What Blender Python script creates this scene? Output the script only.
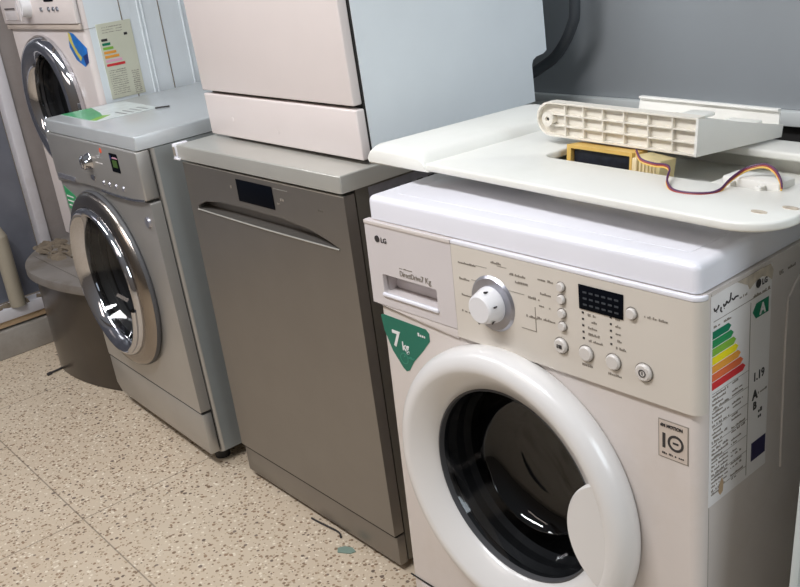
import bpy, bmesh, math, random
from mathutils import Matrix, Vector, Euler
random.seed(4)
C = bpy.context.scene.collection
for o in list(bpy.data.objects): bpy.data.objects.remove(o)
PI = math.pi

# ------------------------------------------------------------ camera
cam = bpy.data.cameras.new('camera'); co = bpy.data.objects.new('camera', cam); C.objects.link(co)
cam.sensor_width = 36; cam.lens = 961.08 / 800 * 36; cam.clip_start = .05; cam.clip_end = 60
co.matrix_world = Matrix.Translation((1.93626, -0.93442, 1.26113)) @ Matrix.Rotation(.913464, 4, 'Z') @ Matrix.Rotation(1.195192, 4, 'X') @ Matrix.Rotation(-.133301, 4, 'Z')
bpy.context.scene.camera = co

# ------------------------------------------------------------ world, lamps, exposure
w = bpy.data.worlds.new('world'); bpy.context.scene.world = w; w.use_nodes = True
nt = w.node_tree; bg = nt.nodes['Background']
tc = nt.nodes.new('ShaderNodeTexCoord'); sx = nt.nodes.new('ShaderNodeSeparateXYZ'); rp = nt.nodes.new('ShaderNodeValToRGB'); mr = nt.nodes.new('ShaderNodeMapRange')
nt.links.new(tc.outputs['Generated'], sx.inputs[0]); nt.links.new(sx.outputs['Z'], mr.inputs[0]); mr.inputs[1].default_value = -.6; mr.inputs[2].default_value = 1
nt.links.new(mr.outputs[0], rp.inputs[0])
rp.color_ramp.elements[0].color = (.17, .13, .10, 1); rp.color_ramp.elements[1].color = (.62, .66, .72, 1)
e = rp.color_ramp.elements.new(.42); e.color = (.40, .35, .31, 1)
nt.links.new(rp.outputs[0], bg.inputs[0]); bg.inputs[1].default_value = .40

def area(name, loc, target, size, sizey, power, color):
    l = bpy.data.lights.new(name, 'AREA'); l.shape = 'RECTANGLE'; l.size = size; l.size_y = sizey; l.energy = power; l.color = color
    o = bpy.data.objects.new(name, l); C.objects.link(o); o.location = loc
    o.rotation_euler = (Vector(target) - Vector(loc)).to_track_quat('-Z', 'Y').to_euler(); return o
area('ceiling_lamp', (.7, -1.15, 2.45), (.55, -.3, 0), 1.3, .14, 46, (.96, .97, 1))
area('ceiling_lamp', (-1.0, -.95, 2.45), (-.9, -.3, 0), 1.2, .14, 22, (.97, .97, 1))
area('daylight', (4.2, -.3, 2.3), (.4, .3, 1.0), 1.6, 1.3, 50, (.82, .92, 1))
area('front_lamp', (.2, -2.6, 2.7), (.2, 0, .9), 1.6, .4, 9, (1, .86, .78))
vs = bpy.context.scene.view_settings
vs.view_transform = 'Standard'; vs.look = 'None'; vs.gamma = 1; vs.exposure = -.12; vs.use_curve_mapping = False

# ------------------------------------------------------------ materials
def lin(c): return tuple(((x / 255) / 12.92 if x / 255 <= .04045 else ((x / 255 + .055) / 1.055) ** 2.4) for x in c) + (1,)
def mat(name, rgb, rough=.4, metal=0, var=.06, scale=9, bump=0, bscale=200, coat=0, dirt=None, dirt_amt=.5, alpha=1, trans=0, emis=None, aniso=None):
    m = bpy.data.materials.new(name); m.use_nodes = True; n = m.node_tree; b = n.nodes['Principled BSDF']; L = n.links.new
    tc = n.nodes.new('ShaderNodeTexCoord'); no = n.nodes.new('ShaderNodeTexNoise'); no.inputs['Scale'].default_value = scale; no.inputs['Detail'].default_value = 5
    L(tc.outputs['Object'], no.inputs['Vector'])
    r = n.nodes.new('ShaderNodeValToRGB'); L(no.outputs['Fac'], r.inputs[0]); c = lin(rgb)
    r.color_ramp.elements[0].position = .3; r.color_ramp.elements[1].position = .7
    r.color_ramp.elements[0].color = tuple(x * (1 - var) for x in c[:3]) + (1,); r.color_ramp.elements[1].color = tuple(min(1, x * (1 + var)) for x in c[:3]) + (1,)
    out = r.outputs[0]
    if dirt:
        n2 = n.nodes.new('ShaderNodeTexNoise'); n2.inputs['Scale'].default_value = 5; n2.inputs['Detail'].default_value = 8; n2.inputs['Roughness'].default_value = .7
        L(tc.outputs['Object'], n2.inputs['Vector']); r2 = n.nodes.new('ShaderNodeValToRGB'); L(n2.outputs['Fac'], r2.inputs[0])
        r2.color_ramp.elements[0].position = .5; r2.color_ramp.elements[1].position = .75; r2.color_ramp.elements[1].color = (dirt_amt,) * 3 + (1,)
        mx = n.nodes.new('ShaderNodeMixRGB'); L(r2.outputs[0], mx.inputs[0]); L(out, mx.inputs[1]); mx.inputs[2].default_value = lin(dirt); out = mx.outputs[0]
    L(out, b.inputs['Base Color'])
    b.inputs['Roughness'].default_value = rough; b.inputs['Metallic'].default_value = metal
    b.inputs['Coat Weight'].default_value = coat; b.inputs['Coat Roughness'].default_value = .12
    if trans: b.inputs['Transmission Weight'].default_value = trans
    if emis: b.inputs['Emission Color'].default_value = lin(emis); b.inputs['Emission Strength'].default_value = .8
    if bump:
        n3 = n.nodes.new('ShaderNodeTexNoise'); n3.inputs['Scale'].default_value = bscale; L(tc.outputs['Object'], n3.inputs['Vector'])
        bp = n.nodes.new('ShaderNodeBump'); bp.inputs['Strength'].default_value = bump; bp.inputs['Distance'].default_value = .002; L(n3.outputs['Fac'], bp.inputs['Height']); L(bp.outputs[0], b.inputs['Normal'])
    return m
M = dict(
 white=mat('white_enamel', (209, 200, 194), .32, var=.025, coat=.3, dirt=(184, 168, 150), dirt_amt=.3),
 lid=mat('white_lid', (228, 227, 233), .26, var=.015, coat=.3),
 beige=mat('pearl_panel', (210, 202, 191), .4, metal=.05, var=.02),
 pearl=mat('silver_white_panel', (210, 203, 202), .36, metal=.1, var=.02),
 ring=mat('door_white', (218, 215, 212), .28, var=.015, coat=.4),
 grip=mat('grip_beige', (196, 182, 170), .35, var=.03),
 knobw=mat('knob_white', (222, 220, 221), .3, var=.01),
 chromering=mat('dull_chrome', (170, 170, 178), .3, metal=.8, var=.08, scale=60),
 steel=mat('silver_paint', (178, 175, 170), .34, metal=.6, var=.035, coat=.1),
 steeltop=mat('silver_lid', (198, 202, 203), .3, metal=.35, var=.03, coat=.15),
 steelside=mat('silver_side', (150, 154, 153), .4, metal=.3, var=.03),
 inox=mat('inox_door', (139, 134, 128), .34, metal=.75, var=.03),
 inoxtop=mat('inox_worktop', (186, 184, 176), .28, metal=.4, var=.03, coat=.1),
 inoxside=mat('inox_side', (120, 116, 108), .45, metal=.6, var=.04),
 chrome=mat('chrome', (196, 196, 200), .07, metal=1, var=.02),
 darkchrome=mat('bronze_chrome', (150, 142, 134), .2, metal=1, var=.05),
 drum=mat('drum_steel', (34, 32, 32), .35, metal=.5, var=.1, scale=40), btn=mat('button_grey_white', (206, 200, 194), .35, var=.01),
 rubber=mat('rubber_grey', (72, 72, 74), .5, var=.1),
 black=mat('black_plastic', (18, 18, 19), .4),
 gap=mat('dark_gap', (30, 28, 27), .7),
 screen=mat('screen', (8, 11, 18), .6),
 screendot=mat('screen_segments', (52, 58, 66), .3),
 print_=mat('grey_print', (140, 132, 122), .6), printd=mat('dark_print', (48, 44, 44), .6),
 whiteside=mat('white_side', (226, 232, 235), .42, var=.02),
 fwhite=mat('dishwasher_white', (222, 212, 208), .36, var=.015, coat=.2),
 plate=mat('plate_plastic', (230, 229, 222), .35, var=.02, dirt=(205, 205, 190), dirt_amt=.3),
 bracket=mat('bracket_plastic', (226, 220, 208), .42, var=.02), bracket2=mat('bracket_light', (232, 230, 224), .38, var=.02),
 yellow=mat('yellow_potting_box', (216, 178, 96), .5, var=.1), ybeige=mat('beige_module', (204, 188, 140), .5, var=.12, scale=40),
 pcb=mat('dark_potting', (26, 30, 40), .35, var=.5, scale=90, bump=.4, bscale=90),
 wy=mat('wire_yellow', (226, 186, 90), .5), wp=mat('wire_purple', (84, 40, 84), .5), wr=mat('wire_red', (150, 52, 40), .5),
 paper=mat('label_paper', (226, 222, 220), .5, var=.02), cream=mat('cream_paper', (206, 206, 186), .6, var=.04),
 g1=mat('label_dark_green', (0, 118, 84), .45), g2=mat('label_green', (36, 142, 84), .45), g3=mat('label_light_green', (128, 180, 62), .45), yl=mat('label_yellow', (240, 224, 30), .45),
 o1=mat('label_orange', (232, 158, 60), .45), o2=mat('label_deep_orange', (224, 108, 62), .45), rd=mat('label_red', (208, 48, 52), .45), pk=mat('label_pink', (224, 170, 190), .45),
 navy=mat('label_navy', (34, 28, 70), .45), teal=mat('sticker_green', (16, 104, 84), .4, var=.03), tealt=mat('sticker_faint', (60, 138, 116), .5),
 blue=mat('sticker_blue', (24, 110, 190), .35, var=.3, scale=25), navy2=mat('sticker_navy', (30, 50, 110), .4), syellow=mat('sticker_yellow', (206, 190, 90), .4, var=.2),
 leaf=mat('label_leaf', (40, 150, 92), .35, var=.15, scale=30), pale=mat('label_pale', (206, 214, 212), .3, var=.1, scale=30),
 red=mat('indicator_red', (226, 92, 60), .4), lcd=mat('lcd_green', (62, 92, 30), .3),
 hose=mat('hose_black', (58, 62, 66), .45), tape=mat('tape_brown', (176, 150, 118), .6), torn=mat('torn_glue', (184, 172, 156), .7, var=.25, scale=60),
 ped=mat('dark_glossy_brown', (66, 58, 50), .3, metal=.3, var=.12, coat=.2), pedtop=mat('dusty_grey', (134, 128, 122), .5, metal=.3, var=.1, dirt=(100, 88, 72), dirt_amt=.8),
 dust=mat('dust', (108, 97, 82), .9, var=.3, scale=40, bump=.5, bscale=80), chip=mat('chip_green', (120, 140, 128), .6),
 frame=mat('frame_white', (206, 204, 208), .45, var=.04, dirt=(150, 140, 130), dirt_amt=.4), wallm=mat('wall_grey_mauve', (150, 142, 138), .7, var=.06, bump=.1, bscale=30, dirt=(120, 108, 98), dirt_amt=.5),
 backm=mat('back_panel_grey', (158, 162, 165), .34, metal=.12, var=.05, scale=2.5), backtrim=mat('back_trim', (205, 208, 206), .5, var=.05), skirt=mat('grey_plinth', (156, 150, 142), .6, var=.08, dirt=(110, 96, 84), dirt_amt=.5),
 glass=mat('dark_pane', (98, 100, 108), .18, var=.15, coat=.3), column=mat('beige_column', (150, 142, 126), .6), leanm=mat('panel_grey', (186, 192, 190), .4, var=.03), tan=mat('tan', (222, 202, 160), .6))
# transparent glass for the portholes
def glassmat(name, tint, a):
    m = bpy.data.materials.new(name); m.use_nodes = True; n = m.node_tree; n.nodes.clear(); L = n.links.new
    o = n.nodes.new('ShaderNodeOutputMaterial'); t = n.nodes.new('ShaderNodeBsdfTransparent'); g = n.nodes.new('ShaderNodeBsdfGlossy'); f = n.nodes.new('ShaderNodeLayerWeight'); f.inputs[0].default_value = .5; pw = n.nodes.new('ShaderNodeMath'); pw.operation = 'POWER'; pw.inputs[1].default_value = 4; ad = n.nodes.new('ShaderNodeMath'); ad.operation = 'MULTIPLY_ADD'; ad.inputs[1].default_value = .8; ad.inputs[2].default_value = .045; mx = n.nodes.new('ShaderNodeMixShader')
    t.inputs[0].default_value = tint; g.inputs['Roughness'].default_value = .04; L(f.outputs['Facing'], pw.inputs[0]); L(pw.outputs[0], ad.inputs[0]); L(ad.outputs[0], mx.inputs[0]); L(t.outputs[0], mx.inputs[1]); L(g.outputs[0], mx.inputs[2]); L(mx.outputs[0], o.inputs[0]); return m
M['screen'].node_tree.nodes['Principled BSDF'].inputs['IOR'].default_value = 1.12
M['bowl'] = glassmat('porthole_glass', (.34, .35, .36, 1), 1)

# ------------------------------------------------------------ mesh builder
class MB:
    def __init__(s): s.bm = bmesh.new(); s.mats = []
    def mi(s, m):
        m = M[m] if isinstance(m, str) else m
        if m not in s.mats: s.mats.append(m)
        return s.mats.index(m)
    def add(s, bm2, m, mtx=None):
        i = s.mi(m)
        if mtx is not None: bm2.transform(mtx)
        bmesh.ops.recalc_face_normals(bm2, faces=bm2.faces)
        vm = {v: s.bm.verts.new(v.co) for v in bm2.verts}
        for f in bm2.faces:
            try: nf = s.bm.faces.new([vm[v] for v in f.verts]); nf.material_index = i
            except ValueError: pass
        bm2.free(); return s
    def box(s, x0, x1, y0, y1, z0, z1, m, bev=0, seg=2, mtx=None, top=False):
        b = bmesh.new(); bmesh.ops.create_cube(b, size=1)
        for v in b.verts: v.co = Vector(((x0 + x1) / 2 + v.co.x * (x1 - x0), (y0 + y1) / 2 + v.co.y * (y1 - y0), (z0 + z1) / 2 + v.co.z * (z1 - z0)))
        if bev: bmesh.ops.bevel(b, geom=[e_ for e_ in b.edges if not top or sum(v.co.z for v in e_.verts) > 2 * z0 + 1e-5], offset=bev, segments=seg, affect='EDGES', profile=.5)
        return s.add(b, m, mtx)
    def prism(s, pts, d0, d1, m, axis='y', holes=(), bev=0, seg=2, mtx=None):
        # outline in a plane, extruded along an axis: 'y' -> pts are (x, z); 'x' -> (y, z); 'z' -> (x, y)
        def P(p, d): return {'y': (p[0], d, p[1]), 'x': (d, p[0], p[1]), 'z': (p[0], p[1], d)}[axis]
        b = bmesh.new(); es = []
        for loop in [pts] + list(holes):
            vs_ = [b.verts.new(P(p, d0)) for p in loop]; es += [b.edges.new((vs_[i], vs_[(i + 1) % len(vs_)])) for i in range(len(vs_))]
        if holes: bmesh.ops.triangle_fill(b, use_beauty=True, edges=es)
        else: b.faces.new(vs_)
        fs = b.faces[:]
        r = bmesh.ops.extrude_face_region(b, geom=fs)
        dv = Vector(P((0, 0), d1)) - Vector(P((0, 0), d0))
        for v in [g for g in r['geom'] if isinstance(g, bmesh.types.BMVert)]: v.co += dv
        bmesh.ops.recalc_face_normals(b, faces=b.faces)
        if bev:
            ed = [e_ for e_ in b.edges if len(e_.link_faces) == 2 and e_.calc_face_angle(0) > .7]
            bmesh.ops.bevel(b, geom=ed, offset=bev, segments=seg, affect='EDGES', profile=.5)
        return s.add(b, m, mtx)
    def lathe(s, prof, cx, cz, m, n=72, cy=0, mtx=None, close=False):
        b = bmesh.new(); rings = []
        for r, y in prof:
            if r < 1e-6: rings.append([b.verts.new((cx, cy + y, cz))]); continue
            rings.append([b.verts.new((cx + r * math.cos(2 * PI * k / n), cy + y, cz + r * math.sin(2 * PI * k / n))) for k in range(n)])
        for a, c in zip(rings, rings[1:]):
            for k in range(n):
                q = [a[k % len(a)], a[(k + 1) % len(a)], c[(k + 1) % len(c)], c[k % len(c)]]
                q = list(dict.fromkeys(q))
                if len(q) > 2: b.faces.new(q)
        return s.add(b, m, mtx)
    def cyl(s, p0, p1, r, m, r2=None, n=24, mtx=None):
        p0, p1 = Vector(p0), Vector(p1); b = bmesh.new()
        bmesh.ops.create_cone(b, cap_ends=True, segments=n, radius1=r, radius2=r if r2 is None else r2, depth=(p1 - p0).length)
        b.transform(Matrix.Translation((p0 + p1) / 2) @ (p1 - p0).to_track_quat('Z', 'Y').to_matrix().to_4x4()); return s.add(b, m, mtx)
    def tube(s, pts, r, m, n=10, sub=6):
        P = [Vector(p) for p in pts]; Q = []
        for i in range(len(P) - 1):
            a, b_, c, d = P[max(i - 1, 0)], P[i], P[i + 1], P[min(i + 2, len(P) - 1)]
            for k in range(sub):
                t = k / sub; Q.append(.5 * ((2 * b_) + (c - a) * t + (2 * a - 5 * b_ + 4 * c - d) * t * t + (3 * b_ - a - 3 * c + d) * t ** 3))
        Q.append(P[-1]); b = bmesh.new(); rings = []; up = Vector((0.12, .2, 1)).normalized()
        for i, q in enumerate(Q):
            t = (Q[min(i + 1, len(Q) - 1)] - Q[max(i - 1, 0)]).normalized(); u = t.cross(up)
            if u.length < .05: u = t.cross(Vector((1, 0, 0)))
            u.normalize(); v = t.cross(u); rings.append([b.verts.new(q + r * (math.cos(2 * PI * k / n) * u + math.sin(2 * PI * k / n) * v)) for k in range(n)])
        for a, c in zip(rings, rings[1:]):
            for k in range(n): b.faces.new((a[k], a[(k + 1) % n], c[(k + 1) % n], c[k]))
        b.faces.new(rings[0]); b.faces.new(rings[-1]); return s.add(b, m)
    def text(s, t, x, z, size, m, plane='front', off=-.001, depth=.0004, bold=0, xs=1):
        cu = bpy.data.curves.new('t', 'FONT'); cu.body = t; cu.size = size; cu.extrude = depth; cu.offset = bold; cu.resolution_u = 3
        ob = bpy.data.objects.new('t', cu); C.objects.link(ob); dg = bpy.context.evaluated_depsgraph_get(); me = ob.evaluated_get(dg).to_mesh()
        b = bmesh.new(); b.from_mesh(me); ob.evaluated_get(dg).to_mesh_clear(); bpy.data.objects.remove(ob); bpy.data.curves.remove(cu)
        b.transform(Matrix.Diagonal((xs, 1, 1, 1)))
        if plane == 'front': mt = Matrix(((1, 0, 0, x), (0, 0, -1, off), (0, 1, 0, z), (0, 0, 0, 1)))
        else: mt = Matrix(((0, 0, 1, off), (1, 0, 0, x), (0, 1, 0, z), (0, 0, 0, 1)))
        return s.add(b, m, mt)
    def marks(s, x, z, ln, h, m, plane='front', off=-.001, slope=0):   # rows of tiny illegible printed characters
        p = x
        while p < x + ln:
            wd = h * random.uniform(.35, .7); hh = h * random.choice((.55, .6, .95)); zz = z + (p - x) * slope
            if random.random() < .86:
                if plane == 'front': s.box(p, p + wd, off - .0003, off + .0003, zz, zz + hh, m)
                else: s.box(off - .0003, off + .0003, p, p + wd, zz, zz + hh, m)
            p += wd + h * .28
        return s
    def build(s, name, parent=None, smooth=35, loc=None):
        me = bpy.data.meshes.new(name); s.bm.to_mesh(me); s.bm.free()
        for m in s.mats: me.materials.append(m)
        if smooth:
            for p in me.polygons: p.use_smooth = True
            me.set_sharp_from_angle(angle=math.radians(smooth))
        o = bpy.data.objects.new(name, me); C.objects.link(o)
        if parent is not None: o.parent = parent
        return o
def thing(name, label, cat, loc=(0, 0, 0), rot=(0, 0, 0), group=None):
    o = bpy.data.objects.new(name, None); C.objects.link(o); o.location = loc; o.rotation_euler = rot; o.empty_display_size = .1
    o['label'] = label; o['category'] = cat
    if group: o['group'] = group
    return o
def tag(o, label, cat, group=None):
    o['label'] = label; o['category'] = cat
    if group: o['group'] = group
    return o
def struct(o): o['kind'] = 'structure'; return o
def circ(cx, cz, r, n=72): return [(cx + r * math.cos(2 * PI * k / n), cz + r * math.sin(2 * PI * k / n)) for k in range(n)]
def rect(x0, x1, z0, z1): return [(x0, z0), (x1, z0), (x1, z1), (x0, z1)]
def rrect(x0, x1, z0, z1, r, n=6):
    out = []
    for cx, cz, a in ((x1 - r, z0 + r, -90), (x1 - r, z1 - r, 0), (x0 + r, z1 - r, 90), (x0 + r, z0 + r, 180)):
        out += [(cx + r * math.cos(math.radians(a + 90 * k / n)), cz + r * math.sin(math.radians(a + 90 * k / n))) for k in range(n + 1)]
    return out

# ------------------------------------------------------------ setting
def floor_mat():
    m = bpy.data.materials.new('terrazzo'); m.use_nodes = True; n = m.node_tree; L = n.links.new; b = n.nodes['Principled BSDF']
    g = n.nodes.new('ShaderNodeNewGeometry')
    def vor(scale, rnd=1):
        v = n.nodes.new('ShaderNodeTexVoronoi'); v.inputs['Scale'].default_value = scale; v.inputs['Randomness'].default_value = rnd; L(g.outputs['Position'], v.inputs['Vector']); return v
    def math_(op, a, b_=None, c=None):
        x = n.nodes.new('ShaderNodeMath'); x.operation = op
        for i, q in enumerate((a, b_, c)):
            if q is None: continue
            if isinstance(q, (int, float)): x.inputs[i].default_value = q
            else: L(q, x.inputs[i])
        return x.outputs[0]
    def mix(f, c1, c2):
        x = n.nodes.new('ShaderNodeMixRGB'); L(f, x.inputs[0])
        for i, q in ((1, c1), (2, c2)):
            if isinstance(q, tuple): x.inputs[i].default_value = q
            else: L(q, x.inputs[i])
        return x.outputs[0]
    no = n.nodes.new('ShaderNodeTexNoise'); no.inputs['Scale'].default_value = 2.2; no.inputs['Detail'].default_value = 6; L(g.outputs['Position'], no.inputs['Vector'])
    base = mix(no.outputs['Fac'], lin((190, 170, 146)), lin((208, 194, 172)))
    wn = n.nodes.new('ShaderNodeTexNoise'); wn.inputs['Scale'].default_value = 60; L(g.outputs['Position'], wn.inputs['Vector'])
    def chips(scale, thr, size, cols, base):
        v = vor(scale); sep = n.nodes.new('ShaderNodeSeparateColor'); L(v.outputs['Color'], sep.inputs[0])
        d = math_('ADD', v.outputs['Distance'], math_('MULTIPLY', math_('SUBTRACT', wn.outputs['Fac'], .5), .35))
        inside = math_('LESS_THAN', d, math_('MULTIPLY', sep.outputs[1], size)); sel = math_('GREATER_THAN', sep.outputs[0], thr)
        r = n.nodes.new('ShaderNodeValToRGB'); L(sep.outputs[2], r.inputs[0]); r.color_ramp.interpolation = 'CONSTANT'
        r.color_ramp.elements[0].color = lin(cols[0]); r.color_ramp.elements[1].color = lin(cols[-1]); r.color_ramp.elements[1].position = .75
        for k, c in enumerate(cols[1:-1]): e_ = r.color_ramp.elements.new(.25 + .5 * k / max(1, len(cols) - 2)); e_.color = lin(c)
        return mix(math_('MULTIPLY', inside, sel), base, r.outputs[0])
    base = chips(150, .35, .62, [(222, 210, 190), (180, 160, 134), (206, 190, 166), (166, 146, 122)], base)
    base = chips(120, .45, .55, [(134, 112, 90), (158, 136, 112), (116, 98, 82), (148, 122, 98)], base)
    base = chips(75, .8, .40, [(112, 96, 84), (134, 112, 92), (124, 108, 96)], base)
    sp = n.nodes.new('ShaderNodeSeparateXYZ'); L(g.outputs['Position'], sp.inputs[0])
    def joint(o, off):
        mm = math_('FLOORED_MODULO', math_('SUBTRACT', o, off - .0018), .805); return math_('LESS_THAN', mm, .0036)
    j = math_('MULTIPLY', math_('MAXIMUM', joint(sp.outputs[0], -.155), joint(sp.outputs[1], -.370)), .6)
    base = mix(j, base, lin((96, 84, 72)))
    L(base, b.inputs['Base Color']); b.inputs['Roughness'].default_value = .5
    bp = n.nodes.new('ShaderNodeBump'); bp.inputs['Strength'].default_value = .15; bp.inputs['Distance'].default_value = .002; L(wn.outputs['Fac'], bp.inputs['Height']); L(bp.outputs[0], b.inputs['Normal'])
    return m
fm = floor_mat()
struct(MB().box(-1.6, 3.2, -4, .75, -.06, 0, fm).build('floor', smooth=0))
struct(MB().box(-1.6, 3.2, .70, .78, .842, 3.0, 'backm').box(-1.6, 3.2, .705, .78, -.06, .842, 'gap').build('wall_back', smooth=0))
struct(MB().box(-1.38, 2.6, .682, .70, .815, .842, 'backtrim', .002).build('trim_1'))
# left wall with a glazed opening near the camera side
WX = -1.375
struct(MB().box(WX - .12, WX, .118, .70, 0, 3.0, 'wallm').box(WX - .12, WX, -4, .118, 0, .105, 'skirt').box(WX - .12, WX, -4, .118, 2.3, 3.0, 'wallm').build('wall_left', smooth=0))
d = struct(MB().box(WX - .04, WX + .012, .082, .117, .172, 2.3, 'frame', .003).box(WX - .04, WX + .03, -1.6, .117, .128, .170, 'frame', .004)
           .box(WX - .06, WX + .02, -1.6, .117, .106, .127, 'tape').build('window_1'))
MB().box(WX - .05, WX - .044, -1.6, .081, .172, 2.3, 'glass').build('pane', d)
b = MB().box(WX + .0, WX + .034, -1.6, .10, .0, .098, 'skirt', .004); struct(b.build('baseboard_left'))
tag(MB().cyl((WX + .028, -.055, .1705), (WX + .028, -.055, .42), .026, 'column').cyl((WX + .028, -.055, .42), (WX + .028, -.055, .45), .026, 'column', r2=.014).build('pipe'), 'thin beige pipe stub standing on the white window sill at the left edge', 'pipe')
b = MB()
for k in range(34):
    a = random.uniform(-.25, .07); b.cyl((WX + random.uniform(.0, .022), a, .1722), (WX + random.uniform(.0, .022), a + random.uniform(-.02, .02), .176), random.uniform(.006, .012), 'dust', n=7)
o = tag(b.build('debris'), 'crumbly brown debris scattered along the white window sill', 'debris'); o['kind'] = 'stuff'

# ------------------------------------------------------------ front loader builder pieces
def hollow_body(t, W_, D_, z0, z1, m, holec, holer, y0=0.0, fm_=None, cr=.016, extra=()):
    b = MB()
    b.prism(rect(cr, W_ - cr, z0, z1), y0, y0 + .012, fm_ or m, holes=[circ(*holec, holer)] + list(extra))
    for sgn, xc in ((-1, cr), (1, W_ - cr)):
        arc_ = [(xc + sgn * cr * math.sin(t_ * PI / 12), y0 + cr - cr * math.cos(t_ * PI / 12)) for t_ in range(7)]
        b.prism(arc_ + [(xc + sgn * (cr - .006), y0 + cr), (xc + sgn * (cr - .008), y0 + .012), (xc, y0 + .012)], z0, z1, fm_ or m, axis='z')
    b.box(0, .006, y0 + cr, D_, z0, z1, m).box(W_ - .006, W_, y0 + cr, D_, z0, z1, m).box(.006, W_ - .006, D_ - .006, D_, z0, z1, m)
    b.box(.006, W_ - .006, y0 + .0125, D_ - .006, z0, z0 + .006, m).box(.006, W_ - .006, y0 + .0125, D_ - .006, z1 - .006, z1, m)
    return b.build('body', t)
def feet(t, W_, D_, hf, hr, z0):
    for x in (.05, W_ - .05):
        for y, h in ((.05, hf), (D_ - .05, hr)): MB().cyl((x, y, h(x)), (x, y, z0 - .0002), .02, 'black').build('foot', t)
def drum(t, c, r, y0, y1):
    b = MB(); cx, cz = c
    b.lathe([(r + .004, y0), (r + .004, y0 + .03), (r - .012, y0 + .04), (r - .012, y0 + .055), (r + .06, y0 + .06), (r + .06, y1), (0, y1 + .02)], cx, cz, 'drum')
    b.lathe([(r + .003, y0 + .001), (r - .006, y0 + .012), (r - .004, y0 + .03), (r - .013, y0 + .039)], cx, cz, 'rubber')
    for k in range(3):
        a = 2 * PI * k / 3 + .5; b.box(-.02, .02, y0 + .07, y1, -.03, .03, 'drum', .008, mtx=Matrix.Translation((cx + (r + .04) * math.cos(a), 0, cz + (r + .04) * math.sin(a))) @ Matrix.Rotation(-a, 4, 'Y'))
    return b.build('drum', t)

# ------------------------------------------------------------ LG front loader (right, white)
L_ = thing('washing_machine', 'large white front-loading washing machine at right with green 7 kg sticker and beige control panel', 'washing machine', (.74708, -.08002, 0), (-.018905, .007879, .019744))
LD = .54; LC = (.285, .440)
hollow_body(L_, .6, LD, .03, .8175, 'white', LC, .17, extra=[rrect(.022, .156, .693, .734, .004)])
feet(L_, .6, LD, lambda x: x * .0079 + .0006, lambda x: LD * .0189 + x * .0079, .03)
MB().box(.003, .595, -.001, LD, .819, .856, 'lid', .010, 4, top=True).box(.045, .565, .03, LD - .04, .8555, .8566, 'lid', .0004).build('lid', L_)
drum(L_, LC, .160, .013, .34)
# control fascia: drawer front at left, panel at right
SH = .0065
def sh(o): o.location.y = SH; return o
def slab(x0, x1, yf, yb, r_, left=False):
    a = [(x1 - r_ + r_ * math.sin(t * PI / 12), yf + r_ - r_ * math.cos(t * PI / 12)) for t in range(7)]
    return [(x0, yf)] + a + [(x1, yb), (x0, yb)]
sh(MB().prism(slab(.1915, .6006, -.012, .005, .014), .663, .8105, 'beige', axis='z').prism(slab(.1915, .6006, -.0125, .005, .014), .8108, .8168, 'lid', axis='z', bev=.0012).build('control_panel', L_))  # lighter top strip paints the brightness of the upturned bevel
dr = MB(); hole = rrect(.026, .152, .697, .730, .004)
dr.prism(rect(-.005, .191, .675, .8165), -.012, -.0002, 'pearl', holes=[hole]).box(-.005, .191, -.0135, -.0115, .8105, .8166, 'white', .0008)
dr.prism(rrect(.0265, .1515, .6975, .7295, .004), .016, .018, 'pearl').box(.0225, .026, -.004, .018, .694, .733, 'pearl').box(.152, .1555, -.004, .018, .694, .733, 'pearl').box(.026, .152, -.004, .018, .7301, .7335, 'pearl').box(.026, .152, -.004, .018, .6935, .6968, 'pearl')
dr.box(.024, .154, -.0155, -.009, .6915, .6985, 'lid', .0025, 3); sh(dr.build('detergent_drawer', L_))
MB().prism([(.002, .672), (.10, .664), (.1912, .658), (.1912, .6748), (.002, .6748)], -.0045, -.0002, 'white', bev=.002).build('lower_fascia', L_)
# LG logo
b = MB().lathe([(0, -.001), (.0056, -.001), (.0056, 0)], .0235, .7885, 'printd', n=24, cy=-.012).text('LG', .032, .7840, .0115, 'printd', off=-.0125, bold=.0002); sh(b.build('logo', L_))
b = MB().text('DirectDrive', .070, .7355, .0125, 'print_', off=-.0125, xs=.8).text('7 Kg', .119, .7355, .0135, 'print_', off=-.0125, xs=.9).marks(.070, .7475, .03, .002, 'print_', off=-.0123); sh(b.build('lettering', L_))
# printed legends on the panel
b = MB()
for x, z, l in ((.205, .784, .035), (.205, .759, .023), (.205, .734, .024), (.205, .708, .032), (.268, .7965, .02), (.305, .786, .032), (.315, .776, .022), (.335, .759, .02), (.332, .7305, .022),
                (.356, .789, .026), (.356, .769, .022), (.356, .751, .02), (.352, .732, .03), (.438, .757, .012), (.438, .748, .013), (.438, .739, .012), (.438, .730, .016), (.438, .721, .022),
                (.481, .762, .010), (.481, .752, .008), (.481, .742, .009), (.481, .732, .008), (.481, .722, .014), (.426, .684, .016), (.468, .683, .02), (.524, .776, .033)):
    b.marks(x, z, l, .0034, 'print_', off=-.0124)
for x0, x1, z in ((.24, .262, .7865), (.282, .30, .794), (.230, .242, .7625), (.302, .33, .7615)): b.box(x0, x1, -.0125, -.0121, z, z + .0006, 'print_')
b.box(.348, .349, -.0125, -.0121, .712, .748, 'print_').box(.322, .349, -.0125, -.0121, .711, .712, 'print_')
for k in range(5): b.box(.4285, .4315, -.0126, -.012, .7585 - .009 * k, .7612 - .009 * k, 'printd')
for k in range(5): b.box(.4725, .4752, -.0126, -.012, .7625 - .0092 * k, .7650 - .0092 * k, 'printd')
sh(b.build('legend', L_))
sh(MB().prism([(.425, .765), (.493, .765), (.494, .7985), (.425, .7985)], -.0135, -.012, 'screen', bev=.0005).build('display', L_))
b = MB()
for i in range(6):
    for j in range(3): b.box(.432 + i * .0098, .438 + i * .0098, -.0138, -.0134, .771 + j * .0085, .7735 + j * .0085, 'screendot')
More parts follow.
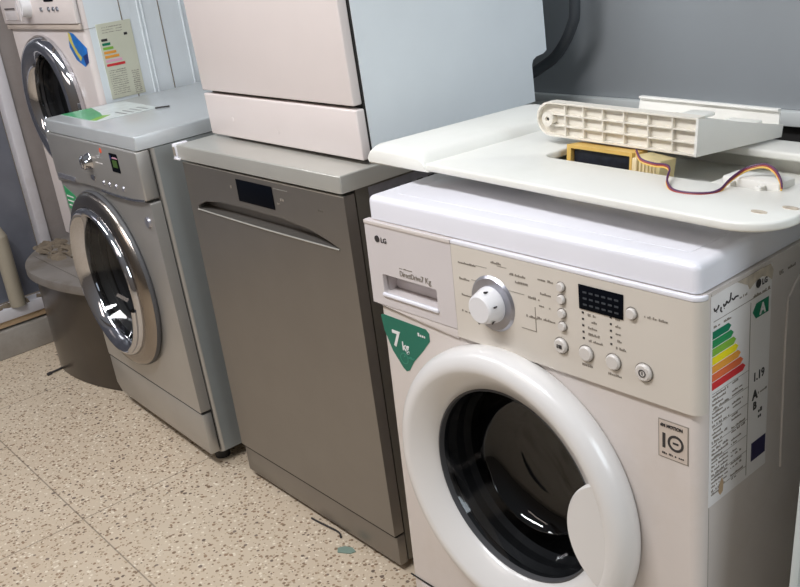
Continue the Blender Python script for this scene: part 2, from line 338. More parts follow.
sh(b.build('display_segments', L_))
# knob
KC = (.269, .7345)
_d = MB().lathe([(0, -.0155), (.0385, -.0155), (.0415, -.0125), (.0425, -.0115)], *KC, 'chromering'); sh(_d.build('dial_ring', L_))
k = MB().lathe([(0, -.041), (.019, -.041), (.0215, -.039), (.0272, -.019), (.0272, -.0157)], *KC, 'knobw', n=40)
for a in (75, 15, -45, -110): 
    a = math.radians(a); k.box(-.0095, .0035, -.0012, .0012, -.0011, .0011, 'printd', mtx=Matrix.Translation((KC[0] + .0243 * math.cos(a), -.031, KC[1] + .0255 * math.sin(a))) @ Matrix.Rotation(-a, 4, 'Y') @ Matrix.Rotation(math.radians(-72), 4, 'Z'))
sh(k.build('selector_knob', L_))
def button(x, z, r, dep=.005, sym=None):
    b_ = MB().lathe([(0, -.012 - dep), (r * .8, -.012 - dep), (r, -.012 - dep * .6), (r, -.012)], x, z, 'btn', n=28).lathe([(r + .0012, -.0122), (r + .0012, -.0135), (r + .0002, -.0128)], x, z, 'print_', n=28)
    if sym == 'power': b_.lathe([(.0052, -.0175), (.0052, -.0178), (.0040, -.0178), (.0040, -.0175)], x, z, 'printd', n=20).box(x - .0005, x + .0005, -.0179, -.0172, z - .002, z + .0022, 'printd')
    if sym == 'play': b_.box(x - .004, x - .0025, -.0179, -.0172, z - .0025, z + .0025, 'printd').box(x - .001, x + .004, -.0179, -.0172, z - .0025, z + .0025, 'printd')
    sh(b_.build('button', L_))
for z in (.788, .7705, .7505, .732): button(.396, z, .0062)
button(.392, .703, .0108, sym='play'); button(.434, .703, .0108); button(.477, .703, .0108); button(.523, .702, .0118, sym='power'); button(.506, .777, .0075)
# stickers on the front
T_ = [(-.001 + .004, .651), (.008, .654), (.112, .652), (.119, .646), (.119, .633), (.101, .612), (.075, .585), (.062, .566), (.054, .562), (.047, .566), (.024, .592), (.008, .625)]
MB().prism(T_, -.0006, 0, 'teal').build('capacity_sticker', L_)
b = MB().text('7', .027, .603, .040, 'paper', off=-.001, bold=.0008).text('kg', .050, .6005, .021, 'paper', off=-.001, xs=.85, bold=.0004).marks(.092, .636, .016, .006, 'paper', off=-.0009).marks(.052, .588, .026, .004, 'tealt', off=-.0009)
b.lathe([(.010, -.0008), (.010, -.0011), (.0085, -.0011), (.0085, -.0008)], .052, .585, 'tealt', n=20).build('sticker_lettering', L_)
b = MB().prism(rect(.539, .5825, .587, .6415), -.0006, 0, 'print_'); b.prism(rect(.5405, .581, .5885, .640), -.0010, -.0005, 'grip')
b.text('6M MOTION', .5425, .632, .0062, 'printd', off=-.0013, xs=.92, bold=.0002).box(.5455, .5495, -.0015, -.0009, .602, .623, 'printd').lathe([(.0115, -.0009), (.0115, -.0015), (.0082, -.0015), (.0082, -.0009)], .5645, .6125, 'printd', n=28).box(.5605, .5685, -.0015, -.0009, .6112, .6138, 'printd').marks(.545, .593, .03, .003, 'printd', off=-.0012)
b.build('motor_sticker', L_)
# lower service panel seam
MB().box(.0, .6, -.002, .0005, .129, .131, 'gap').build('kick_seam', L_)
MB().box(.03, .6, -.003, .001, .035, .126, 'white', .001).build('kick_panel', L_)
# door
DC = (.285, .440)
door = MB().lathe([(.226, -.0015), (.2285, -.008), (.228, -.022), (.2235, -.032), (.216, -.0385), (.2075, -.0415), (.200, -.0415), (.195, -.0395), (.184, -.033), (.172, -.025), (.163, -.017), (.158, -.010), (.1565, -.003), (.1565, .004), (.163, .006), (.163, -.0005), (.226, -.0015)], *DC, 'ring', n=96).build('door', L_)
MB().lathe([(.1565, -.009), (.154, -.003), (.146, .02), (.132, .055), (.123, .072), (.110, .082), (.07, .088), (0, .090)], *DC, 'bowl', n=96).build('door_glass', door)
MB().lathe([(.159, .0055), (.1595, -.0105), (.1555, -.0125), (.154, -.006), (.154, .0055)], *DC, 'rubber', n=96).build('inner_rim', door)
# grip: lens between the ring and a circle bulging over the glass
gc, gr, orr = (.500, .448), .088, .203
pts = []
for k in range(60):
    a = 2 * PI * k / 60; p = (gc[0] + gr * math.cos(a), gc[1] + gr * 1.05 * math.sin(a))
    dx, dz = p[0] - DC[0], p[1] - DC[1]; rr = math.hypot(dx, dz)
    if rr > orr: p = (DC[0] + dx / rr * orr, DC[1] + dz / rr * orr)
    pts.append(p)
b = bmesh.new(); ctr = (.458, .440); rings = []
def ringy(p, s_):
    r_ = math.hypot(p[0] - DC[0], p[1] - DC[1]); t = max(0, min(1, (r_ - .13) / (.222 - .13)))
    return -.0405 + .003 * (1 - t) + (0 if s_ < 1 else .003)
for s_ in (1.0, .96, .75, .5, .25):
    rings.append([b.verts.new(((ctr[0] + (p[0] - ctr[0]) * s_), ringy((ctr[0] + (p[0] - ctr[0]) * s_, ctr[1] + (p[1] - ctr[1]) * s_), s_), ctr[1] + (p[1] - ctr[1]) * s_)) for p in pts])
back = [b.verts.new((v.co.x, v.co.y + .008, v.co.z)) for v in rings[0]]
cv = b.verts.new((ctr[0], ringy(ctr, 0), ctr[1]))
for a_, c_ in [(back, rings[0])] + list(zip(rings, rings[1:])):
    for k in range(60): b.faces.new((a_[k], a_[(k + 1) % 60], c_[(k + 1) % 60], c_[k]))
for k in range(60): b.faces.new((rings[-1][k], rings[-1][(k + 1) % 60], cv))
b.faces.new(back)
MB().add(b, 'ring').build('door_handle', door)
# right side: energy label, seams, embossing
sd = MB().box(.6, .6006, .0155, .153, .525, .812, 'paper'); F = .6008
rows = ['g1', 'g2', 'g3', 'yl', 'o1', 'o2', 'rd']
for i, c in enumerate(rows):
    z = .7665 - i * .0112; ln = .034 + i * .0058; sd.prism([(.020, z - .0098), (.020 + ln, z - .0098), (.026 + ln, z - .0049), (.020 + ln, z), (.020, z)], F - .0003, F + .0003, c, axis='x')
sd.prism([(.109, .7595), (.117, .7495), (.1465, .7495), (.1465, .7695), (.117, .7695)], F - .0003, F + .0003, 'g1', axis='x').text('A', .125, .7525, .020, 'paper', 'side', F + .0006, bold=.0005)
sd.lathe([(0, 0), (.006, 0)], 0, 0, 'printd', n=20, mtx=Matrix.Translation((F + .0003, .1205, .795)) @ Matrix.Rotation(PI / 2, 4, 'Z')).text('LG', .129, .7905, .0105, 'printd', 'side', F, bold=.0002)
sd.text('1.19', .1145, .662, .017, 'printd', 'side', F, bold=.0003, xs=.95).text('A', .1145, .636, .018, 'printd', 'side', F, bold=.0006).text('B', .1165, .621, .015, 'printd', 'side', F, bold=.0005).marks(.128, .640, .02, .003, 'print_', 'side', F).marks(.13, .612, .01, .006, 'printd', 'side', F).marks(.13, .604, .008, .006, 'printd', 'side', F)
sd.prism(rect(.1155, .1505, .545, .572), F - .0003, F + .0003, 'navy', axis='x')
sd.box(F - .0002, F + .0002, .1035, .1045, .53, .775, 'print_').box(F - .0002, F + .0002, .0215, .15, .7785, .7792, 'print_').marks(.022, .7705, .038, .003, 'print_', 'side', F)
for k in range(25):
    z = .679 - k * .0058; sd.marks(.0215, z, random.choice((.03, .036, .022)), .0032, 'print_', 'side', F)
    if k % 4 == 0: sd.box(F - .0002, F + .0002, .0215, .103, z + .0045, z + .0049, 'print_')
    if k % 3 != 1: sd.marks(.066, z + .001, random.choice((.012, .024, .03)), .0028, 'print_', 'side', F)
for x, pts_ in ((0, [(.022, .800), (.024, .796), (.029, .797), (.032, .801)]), (0, [(.037, .797), (.036, .793), (.0385, .7905)]), (0, [(.042, .799), (.0435, .7955), (.047, .797), (.049, .800), (.052, .797), (.056, .799), (.058, .808)]), (0, [(.06, .800), (.064, .797), (.068, .799), (.074, .7985)])):
    sd.tube([(F, p[0], p[1] - .004) for p in pts_], .0011, 'printd', n=6, sub=4)
sd.box(F - .0002, F + .0002, .027, .029, .789, .790, 'printd').box(F - .0002, F + .0002, .0435, .045, .788, .789, 'printd').marks(.11, .7795, .037, .0035, 'print_', 'side', F).marks(.078, .789, .018, .003, 'print_', 'side', F)
sd.build('energy_label', L_)
tp = [(.072, .8125), (.085, .806), (.096, .801), (.100, .794), (.112, .800), (.128, .802), (.143, .797), (.152, .79), (.155, .802), (.148, .812), (.135, .8125)]
MB().prism(tp, F - .0001, F + .0006, 'torn', axis='x').build('torn_label_edge', L_)
MB().prism([(.040, .548), (.046, .556), (.049, .549), (.048, .535), (.042, .532), (.038, .538)], F - .0002, F + .0005, 'tape', axis='x').build('tape_scrap', L_)
b = MB().box(.5995, .6003, .0172, .0180, .03, .815, 'print_').tube([(.600, .195, .50), (.600, .195, .72), (.600, .205, .755), (.600, .235, .775), (.600, .30, .782), (.600, .42, .782)], .0022, 'white', n=8)
b.build('side_seam', L_)
b = MB().text('LG', .172, .789, .008, 'print_', 'side', .6003).marks(.19, .79, .02, .004, 'print_', 'side', .6003); b.build('side_print', L_)

# ------------------------------------------------------------ grey dishwasher in the middle
D_ = thing('dishwasher', 'brown-grey metallic freestanding dishwasher in the middle with black display and scooped handle', 'dishwasher', (0, 0, 0))
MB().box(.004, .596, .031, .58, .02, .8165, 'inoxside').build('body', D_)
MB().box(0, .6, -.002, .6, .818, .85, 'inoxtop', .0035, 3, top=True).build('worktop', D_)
hp = [(.036, .7065), (.30, .7045), (.555, .7045), (.562, .7075), (.53, .717), (.47, .7305), (.38, .7375), (.25, .7385), (.14, .7365), (.075, .729), (.040, .716)]
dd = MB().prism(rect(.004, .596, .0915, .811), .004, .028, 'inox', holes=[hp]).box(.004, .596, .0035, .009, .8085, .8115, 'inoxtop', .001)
dd.prism(hp, .0265, .0278, 'inox').build('door', D_)
hb = MB(); hb.prism([(.004, .7025), (.004, .7062), (.0265, .7110), (.0265, .7035)], .037, .560, 'inox', axis='x'); hb.tube([(.036, .0035, .7062), (.30, .0030, .7040), (.560, .0035, .7055)], .0018, 'inoxtop', n=8); hb.build('handle_lip', D_)  # paler tube paints the highlight running along the lip
MB().prism(rect(.227, .361, .7525, .799), .0025, .004, 'screen', bev=.0005).build('display', D_)
b = MB().marks(.195, .776, .008, .006, 'print_', off=.0038).marks(.385, .774, .01, .009, 'print_', off=.0038).marks(.372, .765, .006, .006, 'print_', off=.0038).marks(.51, .772, .014, .007, 'inoxside', off=.0038).box(.366, .415, .0036, .004, .7965, .7972, 'inoxtop'); b.build('legend', D_)
MB().box(.006, .595, .009, .03, .016, .0855, 'inox', .002).box(.008, .593, .0065, .0305, .0856, .0913, 'gap').build('kick_plate', D_)  # dark strip on top colours in the shade of the door gap
for x in (.05, .55):
    for y in (.07, .53): MB().cyl((x, y, 0), (x, y, .0198), .02, 'black').build('foot', D_)
c = MB(); c.box(-.012, .0, -.006, .03, .8175, .852, 'lid', .003).box(-.012, .014, -.007, -.0022, .8165, .8215, 'lid', .0015).box(-.009, .0, -.0065, -.0055, .826, .845, 'print_'); c.build('corner_cap', D_)
b = MB().box(.596, .5965, .06, .46, .782, .8135, 'chromering'); 
for k in range(9): b.box(.5963, .5969, .09 + k * .028, .105 + k * .028, .792, .798, 'gap')
b.box(.596, .5972, .30, .36, .785, .812, 'inoxside').box(.5962, .5975, .42, .455, .78, .815, 'torn'); b.build('side_strip', D_)

# ------------------------------------------------------------ white dishwasher standing on the grey one
def rotp(rx, ry, rz, p, t): return Vector(t) + Euler((rx, ry, rz)).to_matrix() @ Vector(p)
ul = rotp(0, -.013, -.038277, (0, 0, .85), (.025966, .085218, 0))
U_ = thing('dishwasher', 'plain white dishwasher stacked on top of the brown-grey dishwasher, its top out of view', 'dishwasher', ul, (.018, -.006, -.034))
UW = .572
MB().prism([(.022, .012), (.436, .012), (.436, .085), (.440, .094), (.450, .099), (.470, .101), (.480, .106), (.480, .84), (.022, .84)], .003, UW + .002, 'whiteside', axis='x').build('body', U_)
MB().box(.006, UW, .0185, .0218, .012, .83, 'gap').build('door_gap_shade', U_)  # black sheet paints the shade in the gap behind the door
MB().box(.0, UW - .002, -.002, .018, .1035, .72, 'fwhite', .003, 3).build('door', U_)
MB().box(.0, UW - .002, -.002, .018, .722, .84, 'fwhite', .003, 3).build('control_panel', U_)
MB().box(.0, UW + .001, -.001, .0182, .006, .0965, 'fwhite', .003, 3).build('kick_plate', U_)
for x in (.04, .55):
    for y in (.04, .40): MB().cyl((x, y, .0003 - y * .018), (x, y, .0118), .018, 'black').build('foot', U_)
for px in (.11, .29): MB().cyl((px, -.0016, .045 - .01 * (px > .2)), (px, -.0008, .045 - .01 * (px > .2)), .006, 'fwhite').build('screw_cap', U_)

# ------------------------------------------------------------ silver front loader
S_ = thing('washing_machine', 'silver-grey front-loading washing machine with large chrome porthole left of the brown-grey dishwasher', 'washing machine', (-.6897, -.0172, 0), (.009174, -.012866, -.03572))
SC = (.254, .449); SDp = .56
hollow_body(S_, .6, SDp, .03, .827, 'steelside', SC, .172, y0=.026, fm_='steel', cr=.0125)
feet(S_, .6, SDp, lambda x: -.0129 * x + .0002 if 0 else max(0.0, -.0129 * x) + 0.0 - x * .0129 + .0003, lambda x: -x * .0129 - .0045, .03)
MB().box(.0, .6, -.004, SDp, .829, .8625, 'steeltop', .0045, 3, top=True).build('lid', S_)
# skin of the front: bevelled slab with a hole, lower zone and control zone
b = MB().prism(rrect(.0, .6, .155, .705, .004), -.002, .0255, 'steel', holes=[circ(*SC, .175)])
b.build('front_panel', S_)
MB().prism([(.0, .150), (.0, .06), (.03, .035), (.6, .035), (.6, .150)], -.0015, .0255, 'steel', bev=.004).build('kick_panel', S_)
MB().box(.0, .6, -.0005, .0255, .1505, .1545, 'gap').build('seam', S_)
cp = MB(); arc = [(.6, .712), (.52, .7055), (.42, .703), (.25, .706), (.1, .700), (.0, .69)]
cp.prism([(.0, .827), (.6, .827)] + arc, -.0095, .0255, 'steel', bev=.004, seg=3); cp.build('control_panel', S_)
cp = MB(); cp.tube([(.592, -.008, .712), (.52, -.0095, .7058), (.42, -.010, .7032), (.33, -.0095, .7045)], .0032, 'chrome', n=8); cp.build('rim_highlight', S_)  # chrome tube put in for the highlight along the panel's lower edge
MB().box(.5985, .6004, .0256, .0266, .03, .825, 'gap').build('side_seam', S_)
kx, kz = .292, .776
MB().lathe([(0, -.030), (.015, -.030), (.018, -.027), (.020, -.012), (.022, -.0095)], kx, kz, 'chrome', n=32).box(kx - .003, kx + .003, -.033, -.029, kz - .013, kz + .013, 'chrome', .001).build('selector_knob', S_)
MB().box(kx - .012, kx + .012, -.012, -.0095, .727, .740, 'chrome', .001).build('badge', S_)
MB().prism(rrect(.440, .488, .766, .812, .003), -.0105, -.0094, 'screen').build('display', S_)
MB().box(.452, .480, -.0109, -.0104, .778, .796, 'lcd').box(.443, .449, -.0109, -.0104, .796, .807, 'navy2').marks(.455, .800, .03, .004, 'pk', off=-.0108).build('display_segments', S_)
MB().lathe([(0, -.0105), (.006, -.0105), (.007, -.0094)], .388, .812, 'red', n=20).build('indicator_sticker', S_)
for x in (.358, .395, .436, .481): MB().lathe([(0, -.0125), (.005, -.0125), (.007, -.0094)], x, .727, 'chromering', n=20).build('button', S_)
MB().box(.02, .15, -.0125, -.0095, .705, .716, 'chromering', .003).box(.335, .38, -.0101, -.0094, .777, .779, 'paper').build('drawer_grip', S_)
MB().prism([(.010, .675), (.085, .655), (.085, .615), (.045, .60), (.012, .612)], -.0026, -.0019, 'leaf').build('green_label', S_)
b = MB()
for k in range(3): b.box(.018, .07, -.003, -.0024, .62 + k * .013, .624 + k * .013, 'paper')
b.build('label_lettering', S_)
MB().lathe([(0, -.007), (.012, -.007), (.014, -.002)], .565, .655, 'chromering', n=24).build('round_badge', S_)
sdoor = MB().lathe([(.242, -.0025), (.2445, -.008), (.242, -.015), (.235, -.020), (.224, -.024)], *SC, 'rubber', n=96).lathe([(.2425, -.010), (.240, -.020), (.233, -.027), (.225, -.031), (.212, -.035), (.206, -.034), (.204, -.032)], *SC, 'darkchrome', n=96).build('door', S_)
MB().lathe([(.205, -.032), (.2045, -.040), (.201, -.045), (.195, -.047), (.188, -.044), (.180, -.036), (.172, -.026), (.167, -.015), (.166, .0)], *SC, 'chrome', n=96).build('chrome_rim', sdoor)
MB().lathe([(.167, -.018), (.155, .01), (.135, .05), (.11, .066), (0, .07)], *SC, 'bowl', n=96).build('door_glass', sdoor)
hb = MB(); hb.tube([(SC[0] + .192 * math.cos(a), -.048, SC[1] + .192 * math.sin(a)) for a in [math.radians(x) for x in (-62, -45, -28, -10)]], .008, 'chrome', n=12); hb.build('door_handle', sdoor)
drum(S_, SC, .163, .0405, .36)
# leaflet on the lid
def on_lid(x0, x1, y0, y1, z0, z1, m, b_): return b_.prism([(x0, y0), (x1, y0), (x1, y1), (x0, y1)], z0, z1, m, axis='z')
lt = thing('leaflet', 'green and pale laminated leaflet lying on top of the silver washing machine', 'leaflet', rotp(.009174, -.012866, -.03572, (0, 0, .8628), (-.6897, -.0172, 0)), (.009174, -.012866, -.03572))
MB().prism([(.012, .04), (.275, .036), (.29, .205), (.035, .215)], 0, .0008, 'pale', axis='z').build('sheet', lt)
b = MB().prism([(.013, .042), (.23, .039), (.20, .085), (.15, .10), (.020, .125)], .0008, .0013, 'leaf', axis='z').prism([(.20, .085), (.23, .040), (.26, .045), (.22, .10)], .0008, .0012, 'g3', axis='z')
for k in range(4): b.box(.20 + .0 * k, .27, .12 + .02 * k, .125 + .02 * k, .0008, .0012, 'chromering')
b.build('leaflet_print', lt)
pn = MB().tube([(0, 0, 0), (.012, .015, .0003), (.022, .03, 0)], .0022, 'printd', n=8).build('pencil_stub'); pn.location = rotp(.009174, -.012866, -.03572, (.30, .19, .8655), (-.6897, -.0172, 0)); tag(pn, 'short dark pencil stub lying beside the leaflet on the silver washing machine', 'pencil')

# ------------------------------------------------------------ curved pedestal and white washer on it (far left)
px0, px1 = -1.335, -.715
def bowfront(inset, yb, n=24):
    out = [(px1 - inset, yb), (px0 + inset, yb)]
    for k in range(n + 1):
        t = k / n; x = px0 + inset + (px1 - px0 - 2 * inset) * t; u = 2 * t - 1
        out.append((x, inset + (.10 - .175 * (1 - abs(u) ** 2.2) ** .85 if u < 0 else -.075 + .06 * u * u)))
    return out[::-1]
Q = thing('pedestal', 'dark bow-fronted metal pedestal on the floor under the white washing machine at far left', 'pedestal', (0, 0, 0))
MB().prism(bowfront(.022, .655), .002, .328, 'ped', axis='z').build('body', Q)
MB().prism(bowfront(.0, .66), .3285, .3575, 'pedtop', axis='z', bev=.003).build('top', Q)
MB().box(px0 + .13, px1 - .01, -.002, .003, .3576, .3600, 'pedtop', .001).build('ridge', Q)
b = MB()
for k in range(60):
    x = random.uniform(-1.30, -1.08); y = random.uniform(.03, .14); s_ = random.uniform(.006, .022)
    b.cyl((x, y, .3577), (x + .002, y, .3577 + random.uniform(.002, .006)), s_, 'dust', r2=s_ * .5, n=7)
for k in range(6): x = random.uniform(-1.28, -1.05); b.tube([(x, .02 + .02 * k, .362), (x + .04, .03 + .02 * k, .366), (x + .09, .025 + .022 * k, .361)], .003, 'dust', n=6)
o = tag(b.build('dust_clumps'), 'brown dust clumps lying on the bow-fronted pedestal at far left', 'dust'); o['kind'] = 'stuff'
Wt = thing('washing_machine', 'white front-loading washing machine at far left with a blue sticker, raised on a pedestal', 'washing machine', (-1.318, .155, .3615), (0, -.003, -.012))
WC = (.270, .480); WD = .49
hollow_body(Wt, .6, WD, .02, .81, 'whiteside', WC, .15, fm_='fwhite')
for x in (.05, .55):
    for y in (.05, .44): MB().cyl((x, y, -.0022), (x, y, .0198), .02, 'black').build('foot', Wt)
MB().box(0, .6, -.002, WD, .812, .85, 'whiteside', .006).build('lid', Wt)
MB().box(0, .6, -.014, -.0002, .722, .811, 'fwhite', .004).box(0, .6, -.009, -.0002, .706, .7215, 'grip', .002).build('control_panel', Wt)
MB().box(.035, .14, -.0155, -.0135, .735, .765, 'pearl', .003).box(.04, .13, -.016, -.015, .767, .7705, 'printd').build('detergent_drawer', Wt)
MB().lathe([(0, -.04), (.028, -.04), (.034, -.014)], .25, .775, 'knobw', n=32).box(.244, .256, -.046, -.038, .735, .80, 'pearl', .003).build('selector_knob', Wt)
MB().box(.395, .465, -.0155, -.0138, .785, .805, 'screen').build('display', Wt)
for x in (.36, .42, .455, .485): MB().lathe([(0, -.018), (.006, -.018), (.007, -.014)], x, .764, 'chromering', n=16).build('button', Wt)
wd = MB().lathe([(.208, -.0015), (.210, -.014), (.203, -.028), (.190, -.038), (.176, -.040), (.160, -.032), (.148, -.018), (.143, 0)], *WC, 'chrome', n=80).build('door', Wt)
MB().lathe([(.143, -.014), (.13, .03), (.10, .05), (0, .055)], *WC, 'bowl', n=80).build('door_glass', wd)
drum(Wt, WC, .142, .013, .3)
MB().prism([(.470, .655), (.482, .698), (.518, .694), (.592, .655), (.585, .615), (.553, .602), (.50, .620)], -.0007, -.0001, 'blue').prism([(.478, .675), (.482, .698), (.497, .694), (.503, .665), (.525, .640), (.545, .628), (.53, .617), (.505, .640), (.49, .660)], -.0012, -.0006, 'syellow').prism([(.555, .632), (.588, .640), (.585, .615), (.562, .606)], -.0011, -.0006, 'navy2').build('blue_sticker', Wt)
sb = MB().box(.6, .6020, .036, .139, .505, .712, 'cream'); F = .6022
for i, c in enumerate(['printd', 'g1', 'g3', 'o1', 'o1', 'pk', 'rd']): sb.box(F - .0003, F + .0003, .042, .060 + i * .0062, .664 - i * .0115, .671 - i * .0115, c)
sb.box(F - .0003, F + .0003, .112, .122, .672, .679, 'printd')
for k in range(12): sb.marks(.044, .582 - k * .006, .05, .0025, 'print_', 'side', F).marks(.11, .57 - k * .0055, .02, .003, 'print_', 'side', F)
for k in range(3): sb.marks(.05, .70 - k * .007, .06, .0025, 'print_', 'side', F)
sb.build('energy_label', Wt)
sb = MB()
for y in (.115, .232): sb.box(.5995, .6015, y, y + .003, .03, .81, 'print_')
for y in (.168, .300, .180): sb.box(.5995, .6025, y, y + .006, .03, .81, 'whiteside', .001)
sb.box(.5995, .6008, .0, .035, .7045, .7055, 'print_').build('side_ribs', Wt)

# ------------------------------------------------------------ loose top plate on the white washer, with its electronics
LM = Matrix.Translation((.74708, -.08002, 0)) @ Euler((-.018905, .007879, .019744)).to_matrix().to_4x4()
def lw(p): return LM @ Vector(p)
def on_L(p, dz=0): e_ = (LM @ Matrix.Rotation(dz, 4, 'Z')).to_euler(); return lw(p), e_
loc, ro = on_L((-.066, .072, .8585), -.077); ro = (ro.x, ro.y - .010, ro.z)
Pt = thing('top_panel', 'off-white moulded plastic appliance top with a large cut-out, laid loose on the white washing machine', 'top panel', loc, ro)
PW, PD = .735, .352; h0, h1 = .0285, .0405      # underside and top of the deck
op = rrect(.275, .665, .122, .29, .022)
b = MB().prism([p for p in rrect(.08, PW, .0, PD, .055, 8) if p[0] > .3] + [(.10, PD), (.10, .0)], h0, h1, 'plate', axis='z', holes=[op], bev=.0035, seg=3).build('deck', Pt)
b = MB(); rl = [(.0, h0 - .006), (-.003, h0 + .006), (.002, h0 + .020), (.012, h0 + .0270), (.03, h0 + .029), (.128, h0 + .028), (.140, h0 + .023), (.147, h0 + .012), (.152, h0 - .002)]
q = bmesh.new(); n_ = len(rl); sec = []
for y, s_, dz in ((-.004, .50, .002), (-.001, .78, .0005), (.005, .93, 0), (.014, 1, 0), (PD - .02, 1, 0), (PD, .96, 0)):
    sec.append([q.verts.new((x, y, h0 + (z - h0) * s_ + dz)) for x, z in rl])
for a_, c_ in zip(sec, sec[1:]):
    for k in range(n_): q.faces.new((a_[k], a_[(k + 1) % n_], c_[(k + 1) % n_], c_[k]))
q.faces.new(sec[0]); q.faces.new(sec[-1]); b.add(q, 'plate').build('side_rail', Pt)
b = MB().prism(rrect(.20, PW - .09, .135, PD - .02, .02), .0005, h0 - .0005, 'plate', axis='z', holes=[rrect(.206, PW - .096, .141, PD - .026, .015)]); b.build('under_skirt', Pt)
for x, y in ((.695, .045), (.715, .075)): MB().prism([(x + .010 * math.cos(t * PI / 8), y + .0045 * math.sin(t * PI / 8)) for t in range(16)], h1, h1 + .0012, 'torn', axis='z').build('slot', Pt)
MB().prism(rrect(.205, .64, .142, .32, .01), .001, .004, 'plate', axis='z').build('inner_tray', Pt)
MB().box(.585, .665, .130, .165, .010, h1 + .008, 'bracket2', .003).build('connector_block', Pt)
MB().box(.598, .606, .118, .130, h1 - .008, h1 + .004, 'bracket2', .001).build('clip', Pt); MB().box(.640, .648, .118, .130, h1 - .008, h1 + .004, 'bracket2', .001).build('clip', Pt)
MB().box(.27, .36, .20, .24, .005, .026, 'bracket', .003).build('moulded_pad', Pt); MB().box(.52, .57, .19, .24, .005, .016, 'plate', .004).build('moulded_pad', Pt)
# control board box in the opening
loc, ro = on_L((.236, .205, .8668), -.05)
Bt = thing('control_board', 'yellow-edged electronics box with dark potted face in the cut-out of the loose top', 'control board', loc, ro)
tl = Matrix.Rotation(math.radians(-6), 4, 'X')
MB().prism(rect(0, .122, .0, .046), 0, .035, 'yellow', holes=[rect(.008, .118, .005, .041)], mtx=tl).box(0, .122, .030, .035, 0.001, .045, 'yellow', mtx=tl).build('tray', Bt)
MB().box(.0105, .1175, .006, .0295, .0055, .0405, 'pcb', mtx=tl).build('potted_board', Bt)
b = MB().prism([(.1235, .0), (.172, .0), (.176, .042), (.132, .046)], -.006, .030, 'ybeige', bev=.002, mtx=tl)
for k in range(5): b.box(.142 + .006 * k, .144 + .006 * k, -.008, -.005, .024, .040, 'tan', mtx=tl)
b.box(.147, .160, -.010, -.0055, .010, .022, 'pale', .001, mtx=tl).box(.130, .138, -.010, -.0055, .008, .042, 'tan', .001, mtx=tl).build('terminal_module', Bt)
# ribbed bracket lying across
loc, ro = on_L((.160, .235, .9165), -.02); ro = (ro.x, ro.y + .017, ro.z)
Rt = thing('ribbed_bracket', 'cream ribbed plastic bracket with rounded end lying across the loose top panel', 'bracket', loc, ro)
def bar_outline():
    out = [(.288, 0), (.288, .053)]
    for k in range(9): a = math.radians(90 + 22.5 * k); out.append((.026 + .026 * math.cos(a), .0265 + .0265 * math.sin(a)))
    return out
bo = bar_outline()
def lift(b_): return b_
b = MB().prism(bo, .004, .014, 'bracket')
n_ = len(bo); cxm, czm = .15, .0265
inner = [(p[0] + (.0025 if p[0] < .15 else -.0025), p[1] + (.0025 if p[1] < .0265 else -.0025)) for p in bo]
b.prism(bo, -.004, .004, 'bracket', holes=[inner])
for x in (.055, .090, .126, .164, .206, .246): b.box(x, x + .0022, -.003, .004, .0026, .0504, 'bracket')
for z in (.0165, .0335): b.box(.03, .286, -.003, .004, z, z + .0018, 'bracket')
b.lathe([(0, -.004), (.004, -.004), (.004, -.007), (.011, -.007), (.011, .010)], .024, .0265, 'bracket', n=24).lathe([(0, -.0045), (.0025, -.0045)], .024, .0265, 'printd', n=12); b.build('ribbed_bar', Rt)
q = bmesh.new(); tops = [(.075, .0142, .050), (.287, .0142, .050), (.318, .155, .012), (.078, .155, .012)]
vt = [q.verts.new(p) for p in tops]; vb = [q.verts.new((p[0], p[1], p[2] - .004)) for p in tops]; q.faces.new(vt); q.faces.new(vb)
for k in range(4): q.faces.new((vt[k], vt[(k + 1) % 4], vb[(k + 1) % 4], vb[k]))
MB().add(q, 'bracket2').build('cover_sheet', Rt)
q = bmesh.new(); pr = [(.288, -.006, .0), (.291, -.006, .053), (.322, .157, .014), (.320, .157, -.004)]
vt = [q.verts.new(p) for p in pr]; vb = [q.verts.new((p[0] - .004, p[1], p[2])) for p in pr]; q.faces.new(vt); q.faces.new(vb)
for k in range(4): q.faces.new((vt[k], vt[(k + 1) % 4], vb[(k + 1) % 4], vb[k]))
MB().add(q, 'bracket2').build('side_cheek', Rt)
MB().prism([(.072, .008), (.316, .008), (.316, .036), (.078, .036)], .1555, .160, 'bracket2', bev=.001).box(.078, .316, .150, .160, .033, .0365, 'bracket2', .001).build('rear_flange', Rt)
MB().box(.19, .23, .09, .13, .024, .030, 'plate', .002).box(.25, .30, .115, .140, .014, .022, 'plate', .002).build('moulded_pads', Rt)
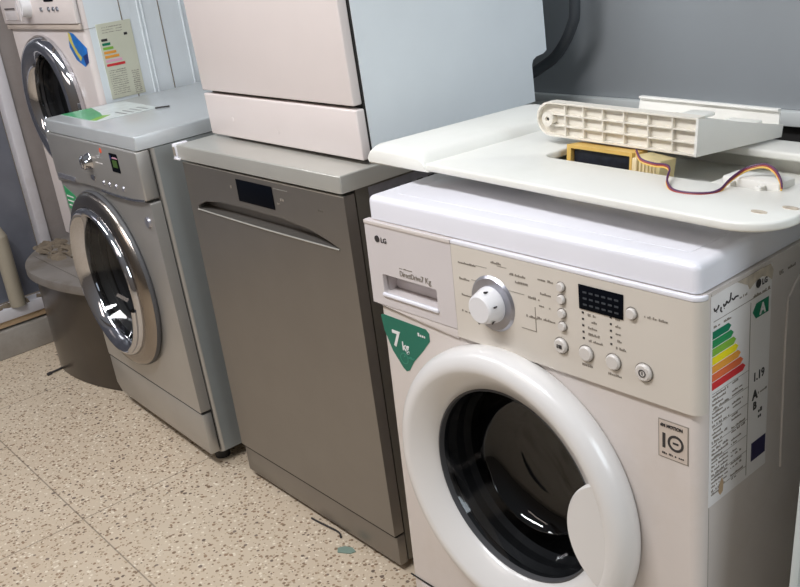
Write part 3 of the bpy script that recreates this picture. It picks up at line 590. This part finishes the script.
# cable
cb = thing('cable', 'thin multi-coloured ribbon of wires curling from the beige module across the loose top panel', 'cable', lw((.382, .17, .93)), (0, 0, 0))
base = Vector(lw((.382, .17, .93)))
cp_ = [(.388, .172, .926), (.404, .160, .918), (.425, .160, .914), (.447, .152, .917), (.462, .140, .916), (.475, .115, .9085), (.500, .093, .9050), (.532, .094, .9050), (.548, .112, .9055), (.548, .140, .913), (.556, .160, .922), (.575, .168, .928), (.592, .163, .926), (.608, .150, .918), (.612, .146, .909)]
for i, (c_, nm) in enumerate((('wy', 'yellow_wire'), ('wr', 'red_wire'), ('wp', 'purple_wire'))):
    MB().tube([Vector(lw((p[0], p[1] + (i - 1) * .0005, p[2] + (i - 1) * .0019))) - base for p in cp_], .0013, c_, n=6).build(nm, cb)

# ------------------------------------------------------------ drain hose, side panel at right, floor bits
tag(MB().tube([(.61, .62, 1.9), (.624, .62, 1.3), (.620, .62, 1.06), (.607, .62, 1.0), (.565, .62, .945), (.525, .61, .917), (.49, .60, .90), (.42, .60, .89), (.2, .60, .89)], .0115, 'hose', n=14).build('drain_hose'), 'black drain hose hanging behind the stacked white dishwasher', 'hose')
MB2 = MB(); loc, ro = on_L((.71, .0, 0), 0); ro = (0, 0, ro.z)
lp = thing('side_panel', 'light grey steel side panel standing upright past the right side of the white washing machine', 'panel', (loc.x, loc.y, 0), ro)
tilt = Matrix.Translation((0, .52, .0005)) @ Matrix.Rotation(math.radians(-7.4), 4, 'X') @ Matrix.Translation((0, -.52, 0))
MB().box(0, .012, -.025, .52, 0, 1.0, 'leanm', .004, mtx=tilt).build('sheet', lp)  # unseen upper part made taller to shade the washer's right side
tag(MB().tube([(-1.075, -.100, .004), (-1.078, -.055, .005), (-1.088, -.03, .006)], .0035, 'printd', n=6).tube([(-1.070, -.104, .004), (-1.072, -.09, .0045)], .006, 'printd', n=6).build('twig'), 'short dark brown twig on the floor in front of the pedestal', 'twig')
tag(MB().tube([(.290, -.004, .004), (.318, -.002, .004), (.352, .002, .004), (.385, .004, .004), (.402, -.004, .003)], .0022, 'printd', n=6).build('wire_offcut'), 'short dark curved wire offcut on the floor at the foot of the brown-grey dishwasher', 'wire')
tag(MB().prism([(.425, -.030), (.437, -.040), (.462, -.024), (.466, -.012), (.45, -.008), (.432, -.016)], .0002, .0022, 'chip', axis='z').build('plastic_chip'), 'small flat grey-green chip on the terrazzo floor', 'chip')
